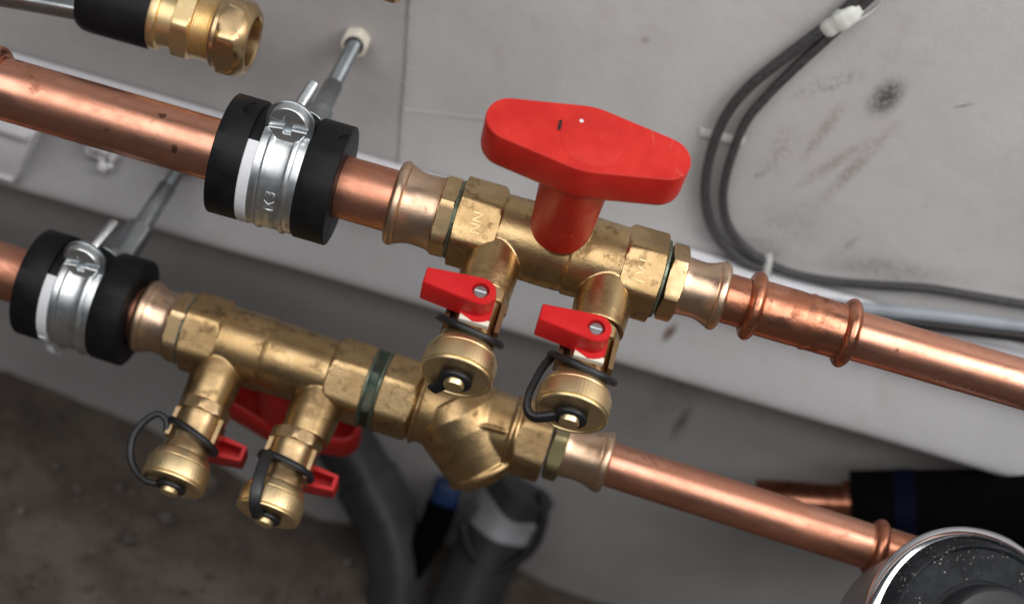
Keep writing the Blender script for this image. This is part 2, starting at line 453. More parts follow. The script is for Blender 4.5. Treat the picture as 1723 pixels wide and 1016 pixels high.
m = MB(); P = [Vector((-105+58*i/20, 169.6, -39.9+11.5*i/20+.4*nz(i*.4, 8))) for i in range(21)]
m.sweep(P, 1.3, .28, seg=8, sub=1, up=(0, -1, 0)); link('plaster_seam', m.mesh('plaster_seam', 'wall', sharp=80), wall)
m = MB(); tv = []  # added strip; its white stands in for light on the ledge top
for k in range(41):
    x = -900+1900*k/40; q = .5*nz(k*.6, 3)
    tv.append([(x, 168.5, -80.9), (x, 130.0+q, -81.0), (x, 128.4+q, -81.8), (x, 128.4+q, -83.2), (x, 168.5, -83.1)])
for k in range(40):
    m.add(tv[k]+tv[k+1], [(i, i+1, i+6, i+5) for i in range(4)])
tag(link('highlight_strip', m.mesh('highlight_strip', 'white', sharp=60)), 'added white trim strip lying along the top of the grey wall ledge', 'highlight')
def ground_fn(u, v):
    x = -1.0+2.2*u; y = -1.2+1.372*v
    t = max(0, min(1, (-.06-x)/.32)); t = t*t*(3-2*t)
    return (x, y, -.432+.062*t+.016*nz(x*9, y*9)+.006*nz(x*34, y*34, 4))
grid('floor', 'dirt', ground_fn, 130, 90)
def rubble():
    m = MB()
    for i in range(420):
        x = random.uniform(-.5, .25); y = random.uniform(-.15, .16)
        t = max(0, min(1, (-.06-x)/.32)); t = t*t*(3-2*t)
        z = -.432+.062*t+.016*nz(x*9, y*9)+.006*nz(x*34, y*34, 4)
        r = random.uniform(1.5, 5) if random.random() < .9 else random.uniform(5, 10)
        q = Matrix.Translation((x*1000, y*1000, z*1000+r*.3)) @ Matrix.Rotation(random.random()*6, 4, Vector((random.random(), random.random(), random.random()+.1))) @ Matrix.Diagonal((r, r*random.uniform(.5, .9), r*random.uniform(.4, .8), 1))
        vs = [Vector(p)*random.uniform(.8, 1.15) for p in ((1, 0, 0), (-1, 0, 0), (0, 1, 0), (0, -1, 0), (0, 0, 1), (0, 0, -1))]
        m.add(vs, [(0, 2, 4), (2, 1, 4), (1, 3, 4), (3, 0, 4), (2, 0, 5), (1, 2, 5), (3, 1, 5), (0, 3, 5)], q)
    tag(link('rubble', m.mesh('rubble', 'stone', sharp=20)), 'small stones and crumbs of rubble scattered over the dirt floor', 'rubble', kind='stuff')
rubble()

# ------------------------------------------------------------------ upper pipe run (axis = world X through the origin)
UP = Matrix.Identity(4)
def pipe(name, mx, x0, x1, r, mat, label, spots=()):
    m = MB()
    n = 24
    m.lathe([(x0, r-1.2), (x0, r)]+[(x0+(x1-x0)*k/n, r+.12*nz(k*.7, r)) for k in range(1, n)]+[(x1, r), (x1, r-1.2)], 64)
    me = m.mesh(name, mat)
    o = link(name, me); o.matrix_world = mx
    return tag(o, label, 'pipe')
pipe('copper_pipe', UP, -520, -62, 17.5, 'copper', 'thick copper pipe entering the upper clamp from the left, upper of the two')
pipe('copper_pipe', UP, 96, 154, 14, 'copper_worn', 'short stub of copper pipe between the right bronze fitting and the ribbed copper coupling')
long_pipe = pipe('copper_pipe', UP, 157.5, 560, 14, 'copper', 'long copper pipe with faint stamped letters leaving the upper coupling to the right')
me = text_mesh('K E M H', 7.5, .12, 'ink'); wrap_on_cylinder(me, 14.06, True, 191, -1)
tx = link('lettering', me, long_pipe, T(.2465, 0, 0))

def coupling(mx, xs, r, rb, seam, label, ext=4, mat='copper_worn'):
    t = thing('pipe_coupling', mx, label, 'pipe coupling')
    x0, x1 = xs
    m = MB(); k = 26
    prof = [(x0-ext, r-1.8), (x0-ext, r-.2), (x0-ext+.8, r)]
    for i in range(1, k):
        x = x0-ext+1+(x1-x0+2*ext-2)*i/k
        q = r-.55*max(0, 1-abs(x-seam)/2.2)+.5*max(0, 1-abs(x-seam-3.2)/1.6)
        prof.append((x, q))
    prof += [(x1+ext-.8, r), (x1+ext, r-.2), (x1+ext, r-1.8)]
    m.lathe(prof, 64)
    link('sleeve', m.mesh('sleeve', mat), t)
    for x in xs:
        m = MB(); m.lathe(bead(x, 8.6, r-.4, rb, 12), 64, cap=False)
        link('press_bead', m.mesh('press_bead', mat, sharp=60), t)
    return t
t = thing('pipe_coupling', UP, 'edge of a copper coupling on the thick pipe, cut off by the left picture edge', 'pipe coupling')
link('press_bead', MB().lathe(bead(-309, 9, 17.6, 22.5, 12), 64, cap=False).mesh('press_bead', 'copper_worn', sharp=60), t)
link('sleeve', MB().lathe([(-380, 17.2), (-380, 19.2), (-309, 19.2), (-304, 19.0), (-304, 17.2)], 64, cap=False).mesh('sleeve', 'copper_worn'), t)
coupling(UP, (128.3, 182.4), 15.6, 19.8, 156.7, 'ribbed copper press coupling on the upper pipe right of the bronze fitting')

def press_fitting(mx, nut, tube, bx, rn, rt, rb, phi, label, grp, mat='bronze', nutmat='brass_nut'):
    """nut=(x0,x1), tube from nut to the bead at bx"""
    t = thing('press_fitting', mx, label, 'pipe fitting', grp)
    s = 1 if bx > nut[1] else -1
    a = nut[1] if s > 0 else nut[0]
    m = MB(); p = []
    L = abs(bx-a)-3.6
    p.append((a-s*2, rt-2)); p.append((a, rt+.7)); p.append((a+s*1.2, rt+.2))
    for i in range(1, 10):
        f = i/10; p.append((a+s*(1.2+(L-1.2)*f), rt-.5*math.sin(math.pi*f)+1.7*max(0, (f-.55)/.45)**1.6))
    p.append((bx-s*3.3, rt+2.0)); p.append((bx-s*2.6, rt+1.6)); p.append((bx-s*2.4, rt-2))
    m.lathe(p, 64, cap=False); link('tube', m.mesh('tube', mat), t)
    m = MB(); q = bead(bx, 6.2, rt+1.0, rb, 12)
    e = [(bx+s*3.6, rt-.6), (bx+s*3.7, rt-3.2)]
    q = q+e if s > 0 else e[::-1]+q
    m.lathe(q, 64, cap=False); link('press_bead', m.mesh('press_bead', mat, sharp=50), t)
    m = MB(); m.hexnut(nut[0], nut[1], rn, 1.4, 1.4, phi, rnd=.5)
    link('hex_nut', m.mesh('hex_nut', nutmat, sharp=25), t)
    return t
fl = press_fitting(UP, (-53, -43.6), None, -75.4, 23.2, 20.6, 24.0, 148+6, 'bronze press fitting with a rolled collar between the upper clamp and the upper valve', 'bronze press fittings on the valves')
fr = press_fitting(UP, (77.2, 86.9), None, 108.4, 22.4, 16.4, 19.6, 148-6, 'narrow bronze press fitting right of the upper valve before the copper coupling', 'bronze press fittings on the valves')

# ---- valve: local X along the pipe, Z along the drain cocks, handle towards -Y
HEXPHI = 32   # flat direction so that one flat faces the viewer
def valve_body():
    m = MB()
    m.lathe([(-46, 14), (-46, 21.5), (-33, 22), (-20, 22.2), (-6, 22.6), (6.2, 22.6), (6.8, 22.0), (7.6, 22.0), (8.2, 23.4), (20, 23.2), (36, 22.8), (48, 21.5), (48, 14)], 96)
    for sx in (-32, 32):
        m.lathe([(0, 16), (28, 15.8), (36, 15.4), (44.2, 14.8), (44.2, 10)], 64, T(sx, 0, 0) @ AXZ)
    m.lathe([(0, 16), (26, 15), (30, 14), (30, 6)], 64, Matrix.Rotation(R(90), 4, 'Z'))
    m.hexnut(-52, -37, 24.0, 1.5, 2, HEXPHI); m.hexnut(40, 52, 24.0, 2, 1.5, HEXPHI)
    return m.mesh('body', 'brass', voxel=.55, smooth_it=3)
MESH = {}
def cached(key, fn):
    if key not in MESH: MESH[key] = fn()
    return MESH[key]
def handle_outline():
    pts = []
    Lh, r, wm = 39.5, 13.2, 20.8
    for (cx, a0, a1) in ((Lh, -78, 78), (-Lh, 102, 258)):
        for k in range(13):
            a = R(a0+(a1-a0)*k/12); pts.append((cx+r*math.cos(a)*.98, r*1.02*math.sin(a)))
        sgn = 1 if cx > 0 else -1
        for k in range(-2, 3): pts.append((sgn*(2.6*-k), sgn*(wm-.10*k*k)))
    return pts
def make_valve(mx, label, grp, marks):
    t = thing('ball_valve', mx, label, 'valve', grp)
    link('body', cached('vb', valve_body), t)
    for i, (x0, x1, c0, c1) in enumerate(((-57.6, -33.2, .8, 3.2), (35.8, 58.6, 3.2, .8))):
        h = link('hex_end', cached('he%d' % i, lambda: MB().hexnut(x0, x1, 26.4, c0, c1, HEXPHI, rnd=.9).mesh('hex_end', 'brass', sharp=25)), t)
        if marks:
            me = text_mesh(marks[i], 8.0, 1.1, 'brass_nut')
            # on the flat that faces the viewer: text line runs across the pipe
            ang = R(32)
            nrm = Vector((0, math.cos(ang), math.sin(ang)))
            tx = Vector((0, math.sin(ang), -math.cos(ang)))   # running up the flat
            ty = nrm.cross(tx)
            o = Vector(((x0+x1)/2*.001, 0, 0))+nrm*(26.4*math.cos(R(30))*.001)
            mm = Matrix(((tx.x, ty.x, nrm.x, o.x), (tx.y, ty.y, nrm.y, o.y), (tx.z, ty.z, nrm.z, o.z), (0, 0, 0, 1)))
            link('lettering', me, h, mm)
    # thread sealing rings
    for x in (-58.4, 59.2):
        link('seal_ring', cached('sr%d' % (x > 0), lambda: MB().lathe([(x-1.2, 15), (x-1.2, 21.8), (x, 22.3), (x+1.2, 21.8), (x+1.2, 15)], 64, cap=False).mesh('seal_ring', 'patina_edge')), t)
    # T-handle
    HM = T(-.0015, 0, 0) @ Matrix.Rotation(R(-90), 4, 'X') @ Matrix.Rotation(R(2.5), 4, 'Z')   # prism Z -> +Y
    hd = link('handle', cached('hd', lambda: MB().prism(handle_outline(), [(94, 4.6), (75, 4.4), (73.2, 4.2), (73, 3.8), (73.4, 2.6), (74.4, 1.4), (76, .5), (78.5, 0), (97.2, 0), (97.7, .12), (98, .45)]).mesh('handle', 'red', sharp=28)), t, HM)
    link('stem', cached('st', lambda: MB().lathe([(19, 10), (19, 16.2), (20, 16.6), (74, 18.6), (76, 19.2), (77.5, 20.0)], 64, AXZ).mesh('stem', 'red')), hd)
    link('cover_disc', cached('cdk', lambda: MB().lathe([(97.6, 16.4), (98.15, 16.4), (98.3, 16.0), (98.3, 0)], 64, AXZ, cap=False).mesh('cover_disc', 'red')), hd, T(.002, 0, 0))
    if marks:
        link('slot', MB().box((-15.5, 3.5, 98.25), (1.6, 6.5, .3)).mesh('slot', 'ink_black'), hd)
        link('dot', MB().lathe([(97.8, 1.2), (98.4, 1.0), (98.5, 0)], 20, T(-5.5, 9.5, 0) @ AXZ, cap=False).mesh('dot', 'white'), hd)
    return t
eU = R(-21); nU = R(69)
VU = frame((.0156, 0, 0), (1, 0, 0), (0, -math.cos(eU), math.sin(eU)))
make_valve(VU, 'brass valve body with the big bright red T-handle standing upright, upper of the two valves', 'brass shut-off valves with red T-handles', ('NN', 'I V I'))

# ---- drain cock
def cock_body():
    m = MB()
    m.hexnut(43.6, 51.5, 16.4, 1.2, 1.2, 20, n=8, mx=AXZ, rnd=.4)
    m.lathe([(42, 9), (42, 12), (52, 14.0), (55, 13.3), (68, 13.1), (71, 13.6), (74, 14.4), (76.5, 14.8), (78.6, 14.8), (78.6, 9)], 56, AXZ)
    m.box((13.6, 2, 60.5), (2.6, 17, 18)); m.box((-13.6, 2, 60.5), (2.6, 17, 18))
    m.lathe([(10, 8), (16.5, 7.5), (16.5, 3)], 32, T(0, 0, 60) @ Matrix.Rotation(R(90), 4, 'Z'))
    return m.mesh('body', 'brass_nut', bevel=.0)
def cock_cap():
    m = MB()
    m.lathe([(77.6, 12.5), (77.6, 15.4), (78.2, 16.0), (80, 17.1), (82.0, 18.1), (82.9, 18.35), (83.3, 18.2), (83.7, 18.5), (84.2, 19.1), (85, 19.3), (93, 19.5), (94.0, 19.45), (94.4, 18.9), (95.2, 19.2), (96.0, 19.0), (96.5, 18.3), (96.3, 17.6), (95.5, 17.2), (95.4, 16.6), (95.6, 9), (95.7, 0)], 180, AXZ, rfun=lambda x, r, a: r+(.13*math.cos(a*60)*.75 if 84.5 < x < 93.5 and r > 18 else 0), cap=False)
    return m.mesh('cap', 'brass_cap', sharp=33)
def lever_mesh():
    m = MB()
    out = [(-29.8, -4.6), (-28.9, -5.2)]+[(8.2*math.cos(R(a)), 8.2*math.sin(R(a))) for a in range(-100, 101, 20)]+[(-28.9, 5.2), (-29.8, 4.6)]
    inn = [(-27.6, -3.2), (-9, -3.8), (-9, 3.8), (-27.6, 3.2)]
    n = len(out)
    # closed top, walls down the sides and end, hollow underneath
    vs, fs = [], []
    top, bot, roof = 30.5, 15.0, 27.5
    hole = [(4.6*math.cos(R(a)), 4.6*math.sin(R(a))) for a in range(0, 360, 20)]
    for z, k in ((bot, 0), (top-.7, 0), (top, .6)):
        for i, (x, y) in enumerate(out):
            if k:
                t = (Vector(out[(i+1) % n])-Vector(out[i-1])).normalized(); x, y = x-t.y*k, y+t.x*k
            vs.append((x, y, z))
    for l in range(2):
        for i in range(n):
            j = (i+1) % n; fs.append((l*n+i, l*n+j, (l+1)*n+j, (l+1)*n+i))
    bm = bmesh.new()
    V = [bm.verts.new(v) for v in vs]
    for f in fs: bm.faces.new([V[i] for i in f])
    h0 = [bm.verts.new((x, y, top)) for x, y in hole]; h1 = [bm.verts.new((x, y, 26.4)) for x, y in hole]
    nh = len(hole)
    for i in range(nh): bm.faces.new((h0[i], h0[(i+1) % nh], h1[(i+1) % nh], h1[i]))
    bm.faces.new(h1)
    i0 = [bm.verts.new((x, y, bot)) for x, y in inn]; i1 = [bm.verts.new((x, y, roof)) for x, y in inn]
    for i in range(4): bm.faces.new((i0[i], i0[(i+1) % 4], i1[(i+1) % 4], i1[i]))
    bm.faces.new(i1)
    bm.edges.ensure_lookup_table()
    def loop(vsx): return [bm.edges.get((vsx[i], vsx[(i+1) % len(vsx)])) for i in range(len(vsx))]
    r1 = bmesh.ops.triangle_fill(bm, edges=loop(V[2*n:3*n])+loop(h0), use_beauty=True)
    r2 = bmesh.ops.triangle_fill(bm, edges=loop(V[0:n])+loop(i0), use_beauty=True)
    m.add([v.co.copy() for v in bm.verts], []); bm.verts.index_update()
    m.f += [tuple(v.index for v in f.verts) for f in bm.faces]
    bm.free()
    # stop plate under the hub
    plate = [(11.5*math.cos(R(a)), 11.5*math.sin(R(a))) for a in range(-90, 91, 15)]
    plate = [(-9.5, -2), (-8, -8)]+[(min(8.6, x), y) for x, y in plate]+[(-4, 9.5), (-8, 4)]
    m.prism(plate, [(12.6, .4), (13, 0), (17.6, 0), (18, .4)])
    return m.mesh('lever', 'red_lever', sharp=35)
def screw_mesh():
    m = MB()
    m.lathe([(26, 4.0), (28.6, 4.0), (29.3, 3.3)], 24, AXZ, cap=False)
    for s in (-1, 1):
        pts = [(3.2*math.cos(R(a)), 3.2*math.sin(R(a))) for a in range(10, 171, 16)]
        pts = [(x, s*max(y, .55)) for x, y in pts]
        if s < 0: pts = pts[::-1]
        m.prism(pts, [(28.4, 0), (29.3, 0)])
    m.lathe([(28.7, 3.3), (28.7, 0)], 24, AXZ, cap=False)
    return m.mesh('screw', 'zinc', sharp=25)
NM = Matrix(((1, 0, 0, 0), (0, 0, 1, 0), (0, -1, 0, 0), (0, 0, 0, 1)))   # lever z -> +Y
def neck_ring(side, z0, ta, tb, rr, w=1.75):
    """rubber loop round the neck; ta tilts left to right, tb front to back"""
    m = MB(); pts = []
    for k in range(16):
        a = 2*math.pi*k/16; x, b = rr*math.cos(a), rr*.95*math.sin(a)
        z = z0+ta*x/rr+tb*b/rr
        pts.append((x*side, b*side, z))
    m.sweep(pts, w, w*1.001, seg=12, sub=4, closed=True)
    return m.mesh('neck_loop', 'strap', sharp=60)
def make_cock(vm, sx, side, label, strap, ring, capdz=0.):
    t = thing('drain_cock', vm @ T(sx*.001, 0, capdz*.001), label, 'drain valve', 'small brass drain cocks on the valves')
    link('body', cached('ck_b', cock_body), t)
    c = link('cap', cached('ck_c', cock_cap), t)
    link('cap_stud', cached('ck_s', lambda: MB().lathe([(95.5, 5.4), (101.4, 5.4), (102.2, 4.9), (102.3, 0)], 32, AXZ, cap=False).mesh('cap_stud', 'brass_cap')), c)
    lv = link('lever', cached('ck_l', lever_mesh), t, T(0, 0, .060) @ NM)
    link('screw', cached('ck_w', screw_mesh), lv)
    link('clip', cached('ck_k', lambda: MB().box((.8, 15.6, 70.0), (16, 4.0, 3.4)).mesh('clip', 'offwhite', bevel=.5)), t)
    s = link('cap_strap', cached_strap(strap, side), t)
    link('neck_loop', neck_ring(side, *ring), s)
    return t
def cached_strap(path, side):
    m = MB()
    m.lathe([(96.3, 5.5), (96.3, 8.6), (96.9, 9.0), (98.9, 9.0), (99.4, 8.6), (99.4, 5.5)], 40, AXZ, cap=False)
    pts, w, h, upd = path
    q = [(a*side, b*side, z) for a, b, z in pts]
    m.sweep(q, w, h, seg=12, sub=7, up=(upd[0]*side, upd[1]*side, upd[2]))
    return m.mesh('cap_strap', 'strap', sharp=60)
make_cock(VU, -32.6, 1, 'small brass drain cock with red lever and capped end, left one on the upper valve',
          ([(-4, -6, 97.9), (-6.5, -9, 98.0), (-9, -12.5, 98.2), (-10.5, -14.5, 98.5)], 3.4, 1.6, (0, 0, 1)), (66.8, 3.2, 10.0, 17.6, 1.9))
make_cock(VU, 29.6, 1, 'brass drain cock with a black strap curling under its cap, right one on upper valve',
          ([(-17.0, -4, 64), (-20.2, -4, 72), (-22.3, -3.5, 82), (-23.4, -4, 90), (-22.2, -5, 97.5), (-18, -5, 100.6), (-12.5, -3, 100.0), (-7, -1, 98.2)], 3.2, 2.1, (-1, 0, .2)), (67.2, 3.4, 10.5, 18.0, 1.95), 2)

# ---- pipe clamp: local X along the pipe, -Y to the viewer, Z up, wall towards +Y
def clamp_parts():
    d = {}
    def ring(x0, x1, seed):
        m = MB()
        def rf(x, r, a): return r+(.28*nz(math.cos(a)*3+seed, math.sin(a)*3, x*.2) if r > 20 else 0)
        m.lathe([(x0, 17.4), (x0, 32.6), (x0+.2, 33.5), (x0+.7, 33.9), (x1-.7, 33.9), (x1-.2, 33.5), (x1, 32.8), (x1, 17.4)], 96, rfun=rf, cap=False)
        return m.mesh('rubber_ring', 'rubber', sharp=40)
    d['r0'] = ring(-33.7, -16.4, 1); d['r1'] = ring(15.0, 33.7, 7)
    d['core'] = MB().lathe([(-17.5, 17.4), (-17.5, 31.4), (16.5, 31.4), (16.5, 17.4)], 80, cap=False).mesh('rubber_core', 'rubber')
    # steel band with rolled ribs
    prof = []
    for x, r in ((-10.4, 31.6), (-10.4, 33.0), (-9.4, 33.3), (-6.4, 33.2), (-5.4, 34.3), (-4.2, 34.6), (-3.2, 34.0), (-2.2, 33.2), (6.4, 33.2), (7.4, 34.0), (8.4, 34.6), (9.6, 34.3), (10.6, 33.2), (13.6, 33.3), (14.6, 33.0), (14.6, 31.6)):
        prof.append((x, r))
    d['band_f'] = MB().lathe(prof, 72, a0=108, a1=258, cap=False).mesh('steel_band', 'zinc', sharp=45)
    d['band_b'] = MB().lathe(prof, 72, a0=-78, a1=72, cap=False).mesh('steel_band', 'zinc', sharp=45)
    d['strip'] = MB().lathe([(-16.4, 31.0), (-16.4, 33.4), (-15.9, 33.8), (-10.9, 33.8), (-10.5, 33.4), (-10.5, 31)], 60, a0=128, a1=262, cap=False).mesh('paper_strip', 'white')
    # ears: two tongues standing up from the band, rounded on top
    def ear(y, top, rise):
        out = [(-10.8, 26), (15.4, 26), (15.4, top)]+[(2.3+13.1*math.cos(R(a)), top+rise*math.sin(R(a))) for a in range(10, 171, 10)]+[(-10.8, top)]
        return MB().prism(out, [(-1.1, .3), (-.8, 0), (.8, 0), (1.1, .3)], Matrix(((1, 0, 0, 0), (0, 0, -1, y), (0, 1, 0, 0), (0, 0, 0, 1)))).mesh('ear', 'zinc_dull', sharp=35)
    d['ear_f'] = ear(-10.6, 38, 12.2); d['ear_b'] = ear(6.5, 33, 5)
    # cross and slot screw head
    SX, SZ = 2.3, 38.2
    m = MB(); A = T(SX, -11.6, SZ) @ Matrix.Rotation(R(-90), 4, 'Z')
    m.lathe([(0, 9.8), (0, 10.8), (1.2, 11.0), (1.8, 10.8), (1.8, 0)], 56, A, cap=False)
    H = T(SX, -11.6, SZ) @ Matrix.Rotation(R(90), 4, 'X') @ Matrix.Rotation(R(4), 4, 'Z')
    for s in (-1, 1):      # two domed halves with a slot between, notched in the middle for a cross driver
        pts = [(10.8*math.cos(R(a)), s*max(10.8*math.sin(R(a)), 1.5)) for a in range(8, 173, 8)]
        pts = pts+[(-2.2, s*1.5), (-1.6, s*4.6), (1.6, s*4.6), (2.2, s*1.5)]
        if s < 0: pts = pts[::-1]
        m.prism(pts, [(1.4, 0), (3.4, 0), (4.6, .5), (5.0, .9)], H)
    d['screw'] = m.mesh('screw', 'zinc', sharp=25)
    m = MB(); p = [(-11, 3.0)]
    for k in range(56): p.append((-11+.62*k+.3, 3.5 if k % 2 else 3.1))
    p += [(24.6, 2.6), (24.6, 0)]
    m.lathe(p, 28, T(3.2, 3.5, 40.5) @ AXY, cap=False)
    d['bolt'] = m.mesh('bolt', 'zinc', sharp=60)
    return d
def make_clamp(mx, label, rod_end, rough_rod='zinc_dull', txt=None):
    d = MESH.setdefault('clamp', clamp_parts())
    t = thing('pipe_clamp', mx, label, 'pipe clamp', 'rubber lined pipe clamps')
    core = link('rubber_core', d['core'], t)
    link('rubber_ring', d['r0'], t); link('rubber_ring', d['r1'], t)
    bf = link('steel_band', d['band_f'], t); bb = link('steel_band', d['band_b'], t)
    link('ear', d['ear_f'], bf); link('ear', d['ear_b'], bb)
    s = link('screw', d['screw'], t); link('bolt', d['bolt'], s)
    link('paper_strip', d['strip'], t)
    if txt:
        me = text_mesh(txt, 7.5, .5, 'print'); wrap_on_cylinder(me, 33.35, False, 181, -1)
        link('lettering', me, bf, T(.0025, 0, 0))
    # boss and rod: from behind the band to the wall
    a = Vector((2.1, 33, 0)); b = mx.inverted() @ Vector(rod_end)*1000
    L = (b-a).length; fm = frame(a, b-a, (0, 0, 1))
    m = MB(); m.hexnut(-2, 36, 9.4, 1.6, 1.6, 0, mx=fm, rnd=.5); m.lathe([(-3, 13.5), (0, 13), (3, 9)], 40, fm, cap=False)
    link('boss', m.mesh('boss', 'zinc_dull', sharp=28), t)
    m = MB(); p = [(40, 4.0)]
    m.lathe([(34, 6.0), (70, 6.0), (71, 4.6)] , 32, fm, cap=False)
    for k in range(int((L-71)/.6)): p.append((71+.6*k, 4.9 if k % 2 else 4.5))
    p += [(L, 4.0)]
    m.lathe(p[1:], 28, fm, cap=False)
    link('rod', m.mesh('rod', rough_rod, sharp=60), t)
    m = MB(); m.hexnut(L-9.5, L-.3, 9.6, 1.6, .4, 12, mx=fm, rnd=.4)
    pl = link('wall_plug', m.mesh('wall_plug', 'offwhite', sharp=28), t)
    m = MB(); m.lathe([(L-10.5, 4.2), (L-10.5, 6.2), (L-9.2, 6.4), (L-9.2, 4.2)], 32, fm, cap=False)
    link('washer', m.mesh('washer', 'ink_black'), pl)
    return t
ck = make_clamp(T(-.1421, 0, 0), 'black rubber pipe clamp with zinc band stamped IX 3 on the thick upper pipe', (-.1440, .170, .0010), txt='IX 3')

for pts, a, b in (([(-24, -6, 32.5), (-23.5, -5.5, 35), (-22, -4, 37.5), (-19.5, -3, 38.6)], 1.6, .9), ([(27, -4, 33), (29.5, -3.5, 34.6), (32, -3, 35.6), (34.2, -2, 35.2)], 1.8, .8)):
    m = MB(); m.sweep(pts, a, b, seg=8, sub=4, rv=lambda t: 1-.6*t)
    link('rubber_flap', m.mesh('rubber_flap', 'rubber', sharp=60), ck)

# ------------------------------------------------------------------ lower pipe run
LA = Vector((-.3119, .0186, -.1428)); LD = Vector((.9991, -.0426, .0027)).normalized()
eL = R(-27)
LOW = frame(LA, LD, (0, 0, 1))
pipe('copper_pipe', LOW, -190, 104, 17.5, 'copper', 'copper pipe coming into the lower clamp at the left edge, lower of the two')
pipe('copper_pipe', LOW, 388, 640, 14, 'copper', 'copper pipe running from the lower right fitting down to the round pump head')
coupling(LOW, (566.6, 618), 15.0, 18.4, 592, 'copper coupling with a rolled bead beside the round pump head', ext=5)
cl = make_clamp(LOW @ T(.0570, 0, 0), 'black rubber pipe clamp with a curled white strip on the lower pipe at left', (-.2360, .1345, -.1000), 'zinc_dull')
m = MB(); m.sweep([(-13.4, 34*math.cos(R(a)), 34*math.sin(R(a))) for a in (205, 214, 222, 229)]+[(-13.0, -20.8, -29.5), (-12.4, -19.8, -33.5), (-11.4, -17.4, -37), (-9.5, -14, -38.5)], 2.7, .45, seg=8, sub=4, up=(0, -1, 0))
link('strip_end', m.mesh('strip_end', 'white', sharp=60), cl)
press_fitting(LOW, (114.8, 125.6), None, 97.0, 23.2, 20.4, 23.0, 147, 'bronze press fitting between the lower clamp and the lower valve', 'bronze press fittings on the valves')
VL = frame(LA+LD*.1842, -LD, (0, -math.cos(eL), math.sin(eL)))
make_valve(VL, 'brass valve body with its dark red T-handle half hidden behind it, lower valve', 'brass shut-off valves with red T-handles', None)
make_cock(VL, 31.0, -1, 'brass drain cock with a black strap looping out far to the left, leftmost of all',
          ([(-14.5, 4, 68), (-17, 6, 62), (-23, 7, 60), (-29, 5, 66), (-32.5, 2, 76), (-30.5, -1, 86), (-24, -2, 94), (-15, -1, 98.4), (-7, 0, 98)], 2.0, 2.3, (0, 1, 0)), (64.5, 5.0, 1.5, 16.2, 2.0))
make_cock(VL, -28.0, -1, 'brass drain cock with a flat black strap across its cap front, on lower valve',
          ([(-8, 13.6, 63.5), (-9.5, 17.5, 67), (-9.5, 21, 74), (-8.5, 22.2, 84), (-7, 21, 93), (-5, 16, 99.0), (-3, 9, 99.4), (-1, 5, 98.2)], 3.6, 1.2, (0, 1, 0)), (64.5, 2.2, 1.5, 16.6, 2.1))
# verdigris nipple between valve and strainer
nt = thing('hex_nipple', LOW, 'dark verdigris hexagonal nipple joining the lower valve to the strainer', 'pipe nipple')
link('hex_ring', MB().hexnut(242.8, 249.4, 25.0, .8, .8, 26, rnd=.6).mesh('hex_ring', 'patina', sharp=28), nt)
for x in (242.2, 250.0):
    link('seal_ring', MB().lathe([(x-1.0, 14), (x-1.0, 24.6), (x-.4, 25.2), (x+.4, 25.2), (x+1.0, 24.6), (x+1.0, 14)], 64, cap=False).mesh('seal_ring', 'patina_edge'), nt)

# ---- Y strainer
st = thing('strainer', LOW, 'cast brass Y-shaped strainer with a stubby branch below, on the lower pipe', 'strainer')
br_dir = Vector((.68, -.34, -.66)).normalized()      # branch direction in the run's own axes
def strainer_body():
    m = MB()
    m.lathe([(262, 15), (272, 21.6), (276, 22.6), (284, 23.6), (296, 24.4), (312, 24.0), (324, 22.5), (338, 22.0), (346, 18)], 80)
    fm = frame((301, 0, 0), br_dir, (0, 0, 1))
    m.lathe([(-14, 24), (-4, 28.5), (8, 28.2), (24, 25.6), (36, 23.2), (40, 21), (43.5, 16), (45, 8), (45.2, 0)], 80, fm)
    fm2 = frame((301, 0, 0), br_dir, (0, 0, 1))
    m.lathe([(33.5, 12), (33.5, 23.4), (34.5, 24.8), (37.5, 24.6), (39.0, 22.6), (39, 12)], 80, fm2)
    # rolled step where right cylinder begins, and parting flash
    m.lathe(bead(334.5, 4.5, 21, 24.4, 8), 80)
    m.lathe(bead(275.8, 4.5, 21, 25.2, 8), 80)
    m.sweep([(303, -21.0, 13.5), (311, -20.0, 14.6), (321, -18.0, 14.6), (331, -17.0, 14.0)], 1.3, 1.3001, seg=10)
    return m.mesh('body', 'brass', voxel=.6, smooth_it=7)
link('body', strainer_body(), st)
link('hex_end', MB().hexnut(251.0, 273.2, 26.0, .8, 3, 26, rnd=.9).mesh('hex_end', 'brass', sharp=25), st)
link('hex_end', MB().hexnut(337.6, 358, 25.4, 3, .8, 26, rnd=.9).mesh('hex_end', 'brass', sharp=25), st)
press_fitting(LOW, (359.2, 368.6), None, 393.2, 21.6, 16.6, 19.4, 150, 'bronze press fitting with a greenish nut at the right end of the strainer', 'bronze press fittings on the valves', nutmat='green_brass')

# ------------------------------------------------------------------ brass compression fitting, top left
TF = T(.0155, .080, .0275) @ Matrix.Scale(1.05, 4)
m = MB(); m.sweep([(-520, 80, -14), (-343, 80, 9), (-275, 80, 17)], 5, 5.001, seg=20, sub=4)
tag(link('grey_pipe', m.mesh('grey_pipe', 'zinc_dull', sharp=60)), 'thin dark grey pipe running into the black sleeve at the top left corner', 'pipe')
t = thing('compression_fitting', TF, 'open ended brass compression fitting with a black rubber sleeve, near the top left', 'pipe fitting', 'brass compression fittings')
link('sleeve', MB().lathe([(-292, 6), (-291, 18.5), (-288, 20.2), (-284, 20.6), (-252, 20.4), (-250, 20), (-250, 10)], 64, cap=False).mesh('sleeve', 'rubber'), t)
link('collar', MB().lathe([(-250.5, 10), (-250.5, 19.2), (-249.5, 19.8), (-246.5, 19.8), (-245.5, 19.0), (-245, 17.0), (-236, 16.4), (-236, 10)], 64, cap=False).mesh('collar', 'brass_cap'), t)
